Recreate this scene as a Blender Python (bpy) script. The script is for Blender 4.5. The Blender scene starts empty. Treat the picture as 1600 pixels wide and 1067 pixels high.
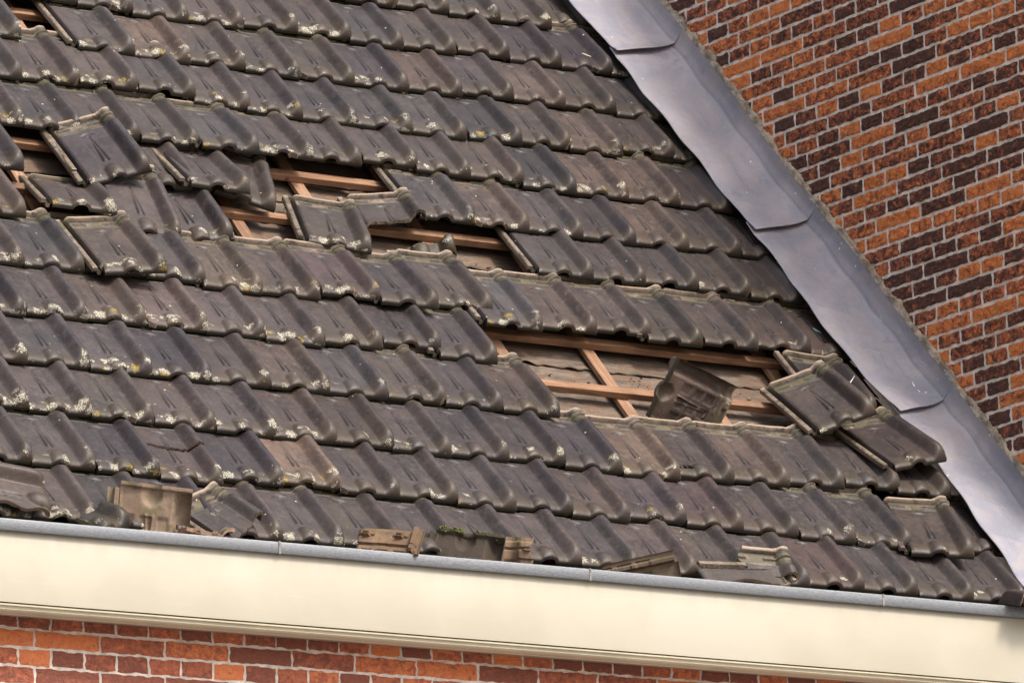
import bpy, math, random
import numpy as np
from mathutils import Matrix, Vector, Euler, noise

# ------------------------------------------------------------------ camera, sky, sun
scn = bpy.context.scene
W, G, TH = 0.205, 0.26693, 0.813833          # tile cover width, batten gauge, roof pitch
L = 0.333                                     # tile length
cam_d = bpy.data.cameras.new('camera')
cam = bpy.data.objects.new('camera', cam_d)
scn.collection.objects.link(cam)
cam.location = (-9.562122, -16.607265, -3.657195)
cam.rotation_euler = (1.784495, 0.031205, -0.577515)
cam_d.sensor_width = 36.0
cam_d.lens = 10825.7 / 1600 * 36.0
cam_d.clip_start = 0.5
cam_d.clip_end = 2000
scn.camera = cam

SUN_EL, SUN_AZ = math.radians(50), math.radians(165)   # azimuth clockwise from +Y
w = bpy.data.worlds.new('World'); scn.world = w; w.use_nodes = True
nt = w.node_tree; nt.nodes.clear()
sky = nt.nodes.new('ShaderNodeTexSky'); sky.sky_type = 'NISHITA'; sky.sun_disc = False
sky.sun_elevation = SUN_EL; sky.sun_rotation = SUN_AZ
sky.air_density = 1.0; sky.dust_density = 6.0; sky.ozone_density = 1.0
bg = nt.nodes.new('ShaderNodeBackground'); bg.inputs['Strength'].default_value = 0.135
wo = nt.nodes.new('ShaderNodeOutputWorld')
hs = nt.nodes.new('ShaderNodeHueSaturation'); hs.inputs['Saturation'].default_value = .45   # thin cloud veil
nt.links.new(sky.outputs[0], hs.inputs['Color']); nt.links.new(hs.outputs[0], bg.inputs[0]); nt.links.new(bg.outputs[0], wo.inputs[0])
sd = bpy.data.lights.new('sun', 'SUN'); sd.energy = 1.9; sd.angle = math.radians(11); sd.color = (1.0, 0.93, 0.84)
so = bpy.data.objects.new('sun', sd); scn.collection.objects.link(so)
sdir = Vector((math.sin(SUN_AZ)*math.cos(SUN_EL), math.cos(SUN_AZ)*math.cos(SUN_EL), math.sin(SUN_EL)))
so.rotation_euler = sdir.to_track_quat('Z', 'Y').to_euler()
so.location = (0, 0, 20)
scn.view_settings.view_transform = 'Standard'; scn.view_settings.look = 'None'
scn.view_settings.exposure = 0.72; scn.view_settings.gamma = 1.0
scn.render.resolution_x = 1024; scn.render.resolution_y = 682

# ------------------------------------------------------------------ helpers
C = scn.collection
rng = random.Random(7)
RX = Vector((1, 0, 0)); RS = Vector((0, math.cos(TH), math.sin(TH))); RN = Vector((0, -math.sin(TH), math.cos(TH)))
ROOF = Matrix((( 1, 0, 0, 0), (0, RS.y, RN.y, 0), (0, RS.z, RN.z, 0), (0, 0, 0, 1)))   # roof plane frame -> world

def mesh_obj(name, verts, faces, mats, parent=None, smooth=True, sharp=None, mi=None, attrs=None):
    me = bpy.data.meshes.new(name)
    me.from_pydata([tuple(v) for v in verts], [], [tuple(f) for f in faces])
    for m in (mats if isinstance(mats, (list, tuple)) else [mats]): me.materials.append(m)
    if mi is not None: me.polygons.foreach_set('material_index', mi)
    me.polygons.foreach_set('use_smooth', [smooth]*len(me.polygons))
    if attrs:
        for k, vals in attrs.items():
            a = me.attributes.new(k, 'FLOAT', 'POINT'); a.data.foreach_set('value', vals)
    me.update()
    if sharp: me.set_sharp_from_angle(angle=math.radians(sharp))
    o = bpy.data.objects.new(name, me); C.objects.link(o)
    if parent: o.parent = parent
    return o

def tag(o, label=None, cat=None, group=None, kind=None):
    if label: o['label'] = label
    if cat: o['category'] = cat
    if group: o['group'] = group
    if kind: o['kind'] = kind
    return o

def empty(name, loc=(0, 0, 0)):
    o = bpy.data.objects.new(name, None); C.objects.link(o); o.location = loc; o.empty_display_size = .1
    return o

def sstep(a, b, x):
    t = np.clip((x-a)/(b-a), 0, 1); return t*t*(3-2*t)

def fbm(x, y, z=0.0, o=4, s=1.0):
    return noise.fractal(Vector((x*s, y*s, z)), 1.0, 2.0, o)

# ------------------------------------------------------------------ node helpers
class NT:
    def __init__(s, name):
        s.m = bpy.data.materials.new(name); s.m.use_nodes = True; s.t = s.m.node_tree; s.t.nodes.clear()
        s.out = s.n('ShaderNodeOutputMaterial'); s.b = s.n('ShaderNodeBsdfPrincipled'); s.l(s.b.outputs[0], s.out.inputs[0])
    def n(s, k, **kw):
        x = s.t.nodes.new(k)
        for a, v in kw.items(): setattr(x, a, v)
        return x
    def l(s, a, b): s.t.links.new(a, b)
    def val(s, sock, v):
        if hasattr(v, 'node'): s.l(v, sock)
        else: sock.default_value = v
    def mix(s, f, a, b, mode='MIX'):
        x = s.n('ShaderNodeMix', data_type='RGBA', blend_type=mode)
        s.val(x.inputs[0], f)
        s.val(x.inputs[6], a if hasattr(a, 'node') else (*a, 1)); s.val(x.inputs[7], b if hasattr(b, 'node') else (*b, 1))
        return x.outputs[2]
    def math(s, op, a, b=0.0, c=0.0, clamp=False):
        x = s.n('ShaderNodeMath', operation=op); x.use_clamp = clamp
        s.val(x.inputs[0], a); s.val(x.inputs[1], b)
        if op in ('MULTIPLY_ADD', 'SMOOTH_MIN'): s.val(x.inputs[2], c)
        return x.outputs[0]
    def ramp(s, f, a, b, c=0.0, d=1.0, kind='SMOOTHSTEP'):
        x = s.n('ShaderNodeMapRange', interpolation_type=kind); x.clamp = True if kind == 'LINEAR' else x.clamp
        s.val(x.inputs[0], f); x.inputs[1].default_value = a; x.inputs[2].default_value = b
        x.inputs[3].default_value = c; x.inputs[4].default_value = d
        return x.outputs[0]
    def noise(s, vec, sc, det=4, rough=.55, w=None, dist=0.0):
        x = s.n('ShaderNodeTexNoise', noise_dimensions='4D' if w is not None else '3D')
        if vec is not None: s.l(vec, x.inputs['Vector'])
        if w is not None: s.val(x.inputs['W'], w)
        x.inputs['Scale'].default_value = sc; x.inputs['Detail'].default_value = det
        x.inputs['Roughness'].default_value = rough; x.inputs['Distortion'].default_value = dist
        return x.outputs['Fac']
    def attr(s, name, kind='GEOMETRY', out='Fac'):
        x = s.n('ShaderNodeAttribute', attribute_type=kind); x.attribute_name = name
        return x.outputs[out]
    def bump(s, h, strength, dist, normal=None):
        x = s.n('ShaderNodeBump'); s.val(x.inputs['Height'], h)
        x.inputs['Strength'].default_value = strength; x.inputs['Distance'].default_value = dist
        if normal is not None: s.l(normal, x.inputs['Normal'])
        return x.outputs[0]
    def pvec(s, kind='Object', scale=None):
        x = s.n('ShaderNodeTexCoord').outputs[kind]
        if scale:
            m = s.n('ShaderNodeMapping'); m.inputs['Scale'].default_value = scale; s.l(x, m.inputs[0]); x = m.outputs[0]
        return x

def mat_tile(name, raw=False):
    """glazed dark engobe on the weathered face, raw sandy clay on head, side lock and underside"""
    t = NT(name); v = t.pvec(); oi = t.n('ShaderNodeObjectInfo'); rnd = t.math('MULTIPLY', oi.outputs['Random'], 40.0)
    sep = t.n('ShaderNodeSeparateXYZ'); t.l(v, sep.inputs[0]); y = sep.outputs[1]
    n1 = t.noise(v, 9, 5, .6, rnd); n2 = t.noise(v, 70, 5, .65, rnd); n3 = t.noise(v, 26, 4, .6, t.math('ADD', rnd, 7.0))
    n4 = t.noise(v, 320, 3, .7, rnd)
    clay = t.mix(t.ramp(n1, .35, .65), (0.1445, 0.1062, 0.0765), (0.2295, 0.1742, 0.1318))
    clay = t.mix(t.ramp(n2, .5, .75), clay, (.11, .09, .075))
    clay = t.mix(t.ramp(n3, .52, .66, 0, .65), clay, (.10, .10, .045))
    if raw:
        col = t.mix(1.0, clay, oi.outputs['Color'], 'MULTIPLY'); col = t.mix(t.ramp(t.noise(v, 14, 5, .7, t.math('ADD', rnd, 3.)), .48, .7, 0, .7), col, (.06, .053, .047))
        rough = .85
    else:
        base = t.mix(t.ramp(n1, .32, .68), (.0265, .0190, .0198), (.060, .043, .0395))
        base = t.mix(t.ramp(n2, .5, .72, 0, .5), base, (0.0826, 0.07, 0.0602))
        base = t.mix(t.ramp(t.noise(v, 48, 5, .75, t.math('ADD', rnd, 13.)), .52, .66, 0, .6), base, (0.0945, 0.077, 0.0616))
        base = t.mix(t.ramp(n4, .54, .66, 0, .6), base, (.028, .025, .026))
        base = t.mix(t.ramp(t.noise(v, 190, 4, .7, t.math('ADD', rnd, 5.)), .57, .68, 0, .5), base, (0.14, 0.1204, 0.1015))
        base = t.mix(t.ramp(t.noise(v, 20, 5, .75, t.math('ADD', rnd, 9.)), .5, .68, 0, .55), base, (.022, .019, .020))
        # streaks running down the tile
        st = t.noise(t.pvec('Object', (60, 5, 20)), 1.0, 4, .6, rnd)
        base = t.mix(t.ramp(st, .52, .72, 0, .35), base, (0.0875, 0.0756, 0.0672))
        base = t.mix(1.0, base, oi.outputs['Color'], 'MULTIPLY')
        # olive algae film on the nose and in hollows
        nose = t.ramp(y, .02, .075, 1, 0)
        al = t.math('MULTIPLY', nose, t.ramp(n3, .35, .6))
        base = t.mix(t.math('MULTIPLY', al, .60), base, (0.0595, 0.0406, 0.021))
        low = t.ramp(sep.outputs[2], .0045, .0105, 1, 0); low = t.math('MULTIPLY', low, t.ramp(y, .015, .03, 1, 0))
        base = t.mix(t.math('MULTIPLY', low, .9), base, (.014, .014, .006))  # dark green lip, blackened further to paint in the shadow under each course
        dirt = t.attr('dirt')
        # raw clay band at the head and on the side lock
        headm = t.math('MAXIMUM', t.ramp(y, .279, .286), t.attr('rim'))
        headm = t.math('MULTIPLY', headm, t.ramp(t.noise(v, 45, 4, .75, rnd), .34, .56))
        ch = t.math('MULTIPLY', t.math('MULTIPLY', t.ramp(y, .262, .274), t.ramp(y, .318, .308)), t.ramp(n3, .36, .52))
        base = t.mix(headm, base, clay)
        base = t.mix(t.math('MULTIPLY', ch, .62), base, (.066, .058, .026))
        base = t.mix(t.math('MULTIPLY', t.ramp(y, .322, .33), .85), base, (.36, .27, .20))
        base = t.mix(t.math('MULTIPLY', dirt, .88), base, (.014, .012, .012))
        # crusty pale and yellow lichen in patches, mostly on the nose
        vo = t.n('ShaderNodeTexVoronoi', voronoi_dimensions='4D'); t.l(v, vo.inputs['Vector']); t.val(vo.inputs['W'], rnd)
        vo.inputs['Scale'].default_value = 30; vo.inputs['Randomness'].default_value = 1
        fine = t.noise(v, 420, 3, .75, rnd)
        cell = t.n('ShaderNodeSeparateColor'); t.l(vo.outputs['Color'], cell.inputs[0])
        amount = oi.outputs['Alpha']
        zone = t.math('MULTIPLY', t.ramp(t.math('ADD', y, t.math('MULTIPLY', t.math('SUBTRACT', n1, .5), -.10)), .024, .044, 1, 0), t.ramp(sep.outputs[2], .006, .010))
        med = t.noise(v, 120, 3, .7, rnd)
        dd = t.math('ADD', vo.outputs['Distance'], t.math('MULTIPLY', t.math('SUBTRACT', med, .5), 1.3))
        patch = t.math('MULTIPLY', t.ramp(dd, .42, .52, 1, 0), t.math('LESS_THAN', cell.outputs[0], t.math('MULTIPLY', amount, .9)))
        patch = t.math('MULTIPLY', t.math('MULTIPLY', patch, zone), t.ramp(fine, .47, .54))
        # scattered small flecks anywhere
        vs = t.n('ShaderNodeTexVoronoi', voronoi_dimensions='4D'); t.l(v, vs.inputs['Vector']); t.val(vs.inputs['W'], rnd)
        vs.inputs['Scale'].default_value = 62
        cs = t.n('ShaderNodeSeparateColor'); t.l(vs.outputs['Color'], cs.inputs[0])
        fl = t.math('MULTIPLY', t.ramp(t.math('ADD', vs.outputs['Distance'], t.math('MULTIPLY', t.math('SUBTRACT', fine, .5), .8)), .13, .19, 1, 0), t.math('LESS_THAN', cs.outputs[1], t.math('MULTIPLY_ADD', amount, .05, .018)))
        patch = t.math('MAXIMUM', patch, fl)
        yel = t.math('GREATER_THAN', cell.outputs[2], .88)
        licol = t.mix(yel, (.60, .56, .44), (.40, .28, .04))
        base = t.mix(t.math('MULTIPLY', patch, .92), base, licol)
        col = base
        rough = t.ramp(n2, .3, .7, .42, .64, 'LINEAR')
        rough = t.math('MAXIMUM', rough, t.math('MULTIPLY', t.math('MAXIMUM', patch, headm), .85))
    t.val(t.b.inputs['Base Color'], col); t.val(t.b.inputs['Roughness'], rough)
    t.b.inputs['Specular IOR Level'].default_value = .45
    h = t.math('ADD', t.math('MULTIPLY', n2, .5), t.math('MULTIPLY', n4, .25))
    if not raw: h = t.math('ADD', h, t.math('MULTIPLY', patch, .35))
    h = t.math('ADD', h, t.math('MULTIPLY', n3, .8))
    t.l(t.bump(h, .55 if not raw else .9, .0022), t.b.inputs['Normal'])
    return t.m

def mat_wood(name, a, b, along='x'):
    t = NT(name); sc = (6, 90, 90) if along == 'x' else (90, 6, 90)
    v = t.pvec('Object', sc); v0 = t.pvec()
    oi = t.n('ShaderNodeObjectInfo'); r = t.math('MULTIPLY', oi.outputs['Random'], 30.)
    g = t.noise(v, 1.0, 5, .65, r, .6); n = t.noise(v0, 5, 4, .6, r)
    col = t.mix(t.ramp(g, .3, .7), a, b); col = t.mix(t.ramp(n, .45, .68, 0, .65), col, tuple(x*.38 for x in a))
    k = t.n('ShaderNodeTexVoronoi'); t.l(v0, k.inputs['Vector']); k.inputs['Scale'].default_value = 9
    col = t.mix(t.ramp(k.outputs['Distance'], .05, .12, .8, 0), col, (.05, .028, .015))
    k2 = t.noise(v0, 260, 2, .5); col = t.mix(t.ramp(k2, .66, .74, 0, .6), col, (.06, .035, .02))
    t.val(t.b.inputs['Base Color'], col); t.b.inputs['Roughness'].default_value = .75
    t.l(t.bump(g, .5, .002), t.b.inputs['Normal'])
    return t.m

def mat_felt():
    t = NT('weathered_felt'); v0 = t.pvec(); v = t.pvec('Object', (8, 45, 10)); oi = t.n('ShaderNodeObjectInfo'); r = t.math('MULTIPLY', oi.outputs['Random'], 30.)
    g = t.noise(v, 1., 5, .65, r, 1.2); n = t.noise(v0, 12, 5, .65, r, .5); f = t.noise(v0, 120, 3, .6)
    col = t.mix(t.ramp(g, .3, .7), (.065, .048, .037), (.21, .155, .115))
    col = t.mix(t.ramp(n, .42, .62, 0, .8), col, (.14, .080, .048))
    col = t.mix(t.ramp(n, .60, .75, 0, .75), col, (.05, .045, .045))
    col = t.mix(t.ramp(t.noise(t.pvec('Object', (14, 90, 10)), 1., 6, .75, r, 2.), .52, .62, 0, .7), col, (.045, .036, .030))
    col = t.mix(t.ramp(f, .6, .75, 0, .5), col, (.36, .30, .25))
    t.val(t.b.inputs['Base Color'], col); t.b.inputs['Roughness'].default_value = .8
    t.l(t.bump(t.math('ADD', g, t.math('MULTIPLY', f, .4)), .7, .003), t.b.inputs['Normal'])
    return t.m

def mat_lead():
    t = NT('weathered_lead'); v = t.pvec(); oi = t.n('ShaderNodeObjectInfo'); r = t.math('MULTIPLY', oi.outputs['Random'], 30.)
    n = t.noise(v, 3.2, 6, .6, r, .8); n2 = t.noise(v, 10, 6, .68, r, .6); f = t.noise(v, 90, 4, .7)
    st = t.noise(t.pvec('Object', (30, 5, 5)), 1., 5, .6, r, .5)
    col = t.mix(t.ramp(n, .35, .65), (.225, .225, .270), (.37, .335, .365))
    col = t.mix(t.ramp(n2, .46, .64, 0, .75), col, (0.328, 0.288, 0.292))
    col = t.mix(t.ramp(n2, .30, .42, .65, 0), col, (.19, .185, .225))
    col = t.mix(t.ramp(st, .52, .7, 0, .5), col, (.21, .23, .285))
    col = t.mix(t.ramp(f, .60, .72, 0, .5), col, (.50, .50, .53))
    sc = t.noise(t.pvec('Object', (120, 14, 14)), 1., 5, .7, r, 1.5)
    col = t.mix(t.ramp(sc, .60, .70, 0, .5), col, (.50, .49, .52)); col = t.mix(t.ramp(sc, .36, .28, 0, .5), col, (.15, .15, .18))
    sp = t.n('ShaderNodeTexVoronoi'); t.l(v, sp.inputs['Vector']); sp.inputs['Scale'].default_value = 24
    spc = t.n('ShaderNodeSeparateColor'); t.l(sp.outputs['Color'], spc.inputs[0])
    col = t.mix(t.math('MULTIPLY', t.ramp(sp.outputs['Distance'], .06, .11, 1, 0), t.math('LESS_THAN', spc.outputs[0], .16)), col, (.72, .72, .72))
    t.val(t.b.inputs['Base Color'], col)
    t.b.inputs['Metallic'].default_value = .1; t.val(t.b.inputs['Roughness'], t.ramp(n2, .3, .7, .5, .7, 'LINEAR'))
    t.l(t.bump(t.math('ADD', t.math('ADD', n2, t.math('MULTIPLY', sc, .8)), t.math('MULTIPLY', f, .2)), .42, .005), t.b.inputs['Normal'])
    return t.m

def mat_simple(name, col, rough=.6, metal=0., var=.25, sc=8, bump=.2, dist=.002, stretch=None, fine=90):
    t = NT(name); v = t.pvec('Object', stretch) if stretch else t.pvec()
    n = t.noise(v, sc, 5, .6); f = t.noise(t.pvec(), fine, 4, .6)
    c = t.mix(t.ramp(n, .3, .7), tuple(x*(1-var) for x in col), tuple(min(1, x*(1+var)) for x in col))
    t.val(t.b.inputs['Base Color'], t.mix(t.ramp(f, .55, .75, 0, var), c, tuple(x*.6 for x in col)))
    t.b.inputs['Roughness'].default_value = rough; t.b.inputs['Metallic'].default_value = metal
    t.l(t.bump(t.math('ADD', n, f), bump, dist), t.b.inputs['Normal'])
    return t.m

def mat_paint():
    t = NT('cream_paint'); v = t.pvec(); n = t.noise(t.pvec('Object', (3, 30, 30)), 1., 5, .6); f = t.noise(v, 3, 4, .6)
    f2 = t.noise(t.pvec('Object', (10, 10, 90)), 1., 4, .6)
    col = t.mix(t.ramp(f, .35, .7), (.385, .345, .265), (.425, .390, .310))
    col = t.mix(t.ramp(n, .62, .74, 0, .35), col, (.46, .43, .36))
    d = t.n('ShaderNodeTexVoronoi'); t.l(v, d.inputs['Vector']); d.inputs['Scale'].default_value = 9
    col = t.mix(t.ramp(d.outputs['Distance'], .012, .022, .7, 0), col, (.35, .3, .22))
    sp = t.n('ShaderNodeSeparateXYZ'); t.l(v, sp.inputs[0]); dr = t.noise(t.pvec('Object', (22, 22, 2.5)), 1., 5, .7)
    gm = t.math('MULTIPLY', t.ramp(sp.outputs[2], -.13, -.066), t.ramp(dr, .42, .68)); col = t.mix(t.math('MULTIPLY', gm, .45), col, (.34, .29, .21))
    col = t.mix(t.math('MULTIPLY', t.ramp(dr, .60, .72), .10), col, (.42, .37, .29))
    t.val(t.b.inputs['Base Color'], col); t.b.inputs['Roughness'].default_value = .42
    t.l(t.bump(t.math('ADD', n, t.math('MULTIPLY', f2, .5)), .10, .003), t.b.inputs['Normal'])
    return t.m

def mat_brick(name, facade=False):
    """brick: colour class per brick in the attribute 'tone', burnt skin / broken orange core patches"""
    t = NT(name); v = t.pvec(); tone = t.attr('tone'); seed = t.math('MULTIPLY', t.attr('seed'), 50.)
    n = t.noise(v, 34, 6, .75, seed, 1.0); n2 = t.noise(v, 60, 5, .7, seed, .5); f = t.noise(v, 260, 3, .7)
    dark = t.mix(t.ramp(n2, .3, .7), (.070, .030, .024), (.19, .070, .042))
    mid = t.mix(t.ramp(n2, .3, .7), (.36, .095, .045), (.58, .175, .075))
    org = t.mix(t.ramp(n2, .3, .7), (.86, .21, .05), (1.0, .36, .11))
    k = t.math('ADD', tone, t.math('MULTIPLY', t.math('SUBTRACT', n, .5), 2.7 if not facade else 1.5))
    k = t.math('ADD', k, t.math('MULTIPLY', t.math('SUBTRACT', n2, .5), .7))
    col = t.mix(t.ramp(k, .30, .50), dark, mid); col = t.mix(t.ramp(k, .56, .80), col, org)
    if facade:
        col = t.mix(.35, col, (.62, .19, .12))
        col = t.mix(t.ramp(n, .62, .75, 0, .35), col, (.42, .38, .33))
    col = t.mix(t.ramp(f, .6, .72, 0, .6), col, (.035, .02, .018))
    t.val(t.b.inputs['Base Color'], col); t.b.inputs['Roughness'].default_value = .8
    rg = t.noise(t.pvec('Object', (1, 1, 1.8)), 34, 5, .6, seed, 1.5)
    t.l(t.bump(t.math('ADD', t.math('ADD', n2, t.math('MULTIPLY', rg, 1.6)), t.math('MULTIPLY', f, .4)), 1.0, .012 if not facade else .006), t.b.inputs['Normal'])
    return t.m

M_TILE = mat_tile('weathered_tile'); M_RAW = mat_tile('raw_clay', True)
M_BAT = mat_wood('pine_batten', (.165, .082, .042), (.33, .178, .098)); M_CB = mat_wood('pine_counter', (.21, .11, .06), (.38, .215, .13), 'y')
M_FELT = mat_felt(); M_LEAD = mat_lead(); M_PAINT = mat_paint()
M_ZINC = mat_simple('dull_zinc', (.19, .197, .21), .5, .4, .22, 20, .15, .001, (4, 20, 20))
M_MORT = mat_simple('grey_mortar', (.78, .69, .60), .9, 0, .25, 25, .8, .003)
M_FILL = mat_simple('dirty_mortar', (.33, .27, .205), .92, 0, .5, 22, 1., .006)
M_MOULD = mat_simple('cream_moulding', (.47, .42, .30), .45, 0, .08, 5, .1, .001)
M_BRK = mat_brick('gable_brick'); M_BRKF = mat_brick('facade_brick', True)
M_DARK = mat_simple('old_boarding', (.05, .042, .036), .9, 0, .3, 10, .5, .003, (6, 60, 60))
M_MOSS = mat_simple('moss', (.10, .11, .03), .95, 0, .5, 60, 1., .006)
M_SILT = mat_simple('gutter_silt', (.09, .075, .055), .95, 0, .5, 40, 1., .006)
# ------------------------------------------------------------------ the interlocking roof tile
SHEAR = 0.012
def top_h(s, t):
    """height of the weathered face; s = 0..W across (negative = side lock), t = 0 nose .. L head"""
    z = np.full_like(s, .020)
    z += .0012*np.cos((s-.072)/.072*math.pi)*-1*(s > 0)*(s < .144)*.5
    # roll: long soft flank on the left, rounded crest, steep right side
    cr = .180; hr = .0330-.0060*(t/L)-.0090*sstep(.250, .270, t)
    lf = np.clip((cr-s)/.0315, 0, 1); rt = np.clip((s-cr-.003)/.0245, 0, 1)
    prof = np.where(s < cr, (.5+.5*np.cos(math.pi*lf))**.80, np.sqrt(np.clip(1-rt**2, 0, 1)))
    z += hr*prof
    z -= .016*sstep(.196, .2035, s)
    z -= .0035*(1-sstep(-.0005, .006, s))*(s > -.001)
    # spoon shaped boss over the roll of the course below
    q = np.hypot((s-.090)/.0300, np.clip(t-.032, 0, 1)/.034)
    boss = np.clip(1-q**2, 0, 1)**.75
    z += .0165*boss
    # broad nose curling down to a straight lip, left open only under the boss
    k0 = np.clip(1-t/(.034+.022*prof), 0, 1)
    drop = 1-np.sqrt(np.clip(1-k0**2.6, 0, 1))
    zlow = .0085+.0150*np.clip(1-((s-.090)/.030)**2, 0, 1)**.5*(np.abs(s-.090) < .030)
    z = z*(1-drop)+zlow*drop
    dirt = np.zeros_like(s)
    # V grooves
    k = np.clip((t-.092)/(.228-.092), 0, 1)
    for sg in (-1, 1):
        sc_ = .087+sg*(.0085*(1-k)+.0012)
        g = np.exp(-((s-sc_)/.0033)**2)*(t > .088)*(t < .232)*(1-k*.6)
        z -= .0045*g; dirt = np.maximum(dirt, g*(1-.3*k)*1.0)
    z += .0018*np.exp(-((s-.087)/.006)**2)*(t > .09)*(t < .23)*(1-k)
    # thumb arc
    rr = np.hypot(s-.087, (t-.222)*1.0); a = np.exp(-((rr-.024)/.0040)**2)*(t > .237)
    z -= .0042*a; dirt = np.maximum(dirt, a)
    # stepped head: end of pan, water channel, broken bars and the head lip
    pan = (s > -.002)
    inroll = prof > .25
    ch = sstep(.266, .270, t)*(1-sstep(.316, .320, t))
    z -= .0065*ch*pan*(~inroll)
    gap = ((s > .010) & (s < .068)) | ((s > .106) & (s < .152))
    b1 = np.exp(-((t-.2655)/.0022)**2)*gap; z += .0018*b1; e1 = np.exp(-((t-.2612)/.0024)**2)*gap; dirt = np.maximum(dirt, e1*.9)
    bar = ((s > .010) & (s < .055)) | ((s > .112) & (s < .205))
    z += .0055*np.exp(-(np.clip(np.abs(t-.297)-.0022, 0, 1)/.0016)**2)*bar*pan
    dirt = np.maximum(dirt, np.exp(-((t-.2905)/.0026)**2)*bar*1.)
    lip = sstep(.317, .3205, t)*pan
    z += .0060*lip*(1-.35*inroll)
    dirt = np.maximum(dirt, np.exp(-((t-.3145)/.0030)**2)*pan*1.)
    # side lock: outer rim, deep groove
    zl = np.where(s < -.0195, .017, np.where(s < -.006, .004, .021))
    zl = .0175+(.003-.0175)*sstep(-.0205, -.0165, s)-.004*(1-sstep(-.0365, -.033, s))+(.021-.004)*sstep(-.0065, -.0035, s)
    zl = zl*(1-drop)+.004*drop
    lk = s < -.001
    z = np.where(lk, zl, z)
    rim = np.where(s < -.0160, 1.0, 0.0)
    dirt = np.maximum(dirt, np.where((s > -.0168) & (s < -.0050), 1., 0))
    return z, dirt, rim

def bot_h(s, t, zt):
    b = zt-.0110
    flat = (s > -.024) & (s < .148)
    # recessed panels between ribs, as pressed on the back
    ps = np.abs(((s-.004) % .048)-.024); pt = np.abs(((t-.085) % .058)-.029)
    rec = (ps < .016)*(pt < .021)*flat*(t > .085)*(t < .27)
    b = b+.0045*rec
    nib = (((s > .024) & (s < .044)) | ((s > .122) & (s < .142)))*(t > .292)*(t < .306)
    b = b-.013*nib
    arch = .0175*np.sqrt(np.clip(1-((s-.090)/.0245)**2, 0, 1))
    lip = 1-sstep(.010, .017, t)
    b = np.where((t < .017) & (s > -.002), np.minimum(b, zt-.004)*(1-lip)+np.minimum(arch-.0005, zt-.0035)*lip, b)
    return b

SCOL = np.array(sorted(set([round(x, 5) for x in
    list(np.linspace(-.036, 0, 17))+list(np.linspace(0, .066, 17))+list(np.linspace(.066, .108, 27))+list(np.linspace(.108, .146, 10))+list(np.linspace(.146, .2035, 22))])))
TROW = np.array(sorted(set([round(x, 5) for x in
    [0,.0006,.0015,.0027,.0042,.006]+list(np.linspace(.008, .05, 17))+list(np.linspace(.05, .235, 38))+list(np.linspace(.235, .262, 14))+list(np.linspace(.262, L, 36))])))

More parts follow.
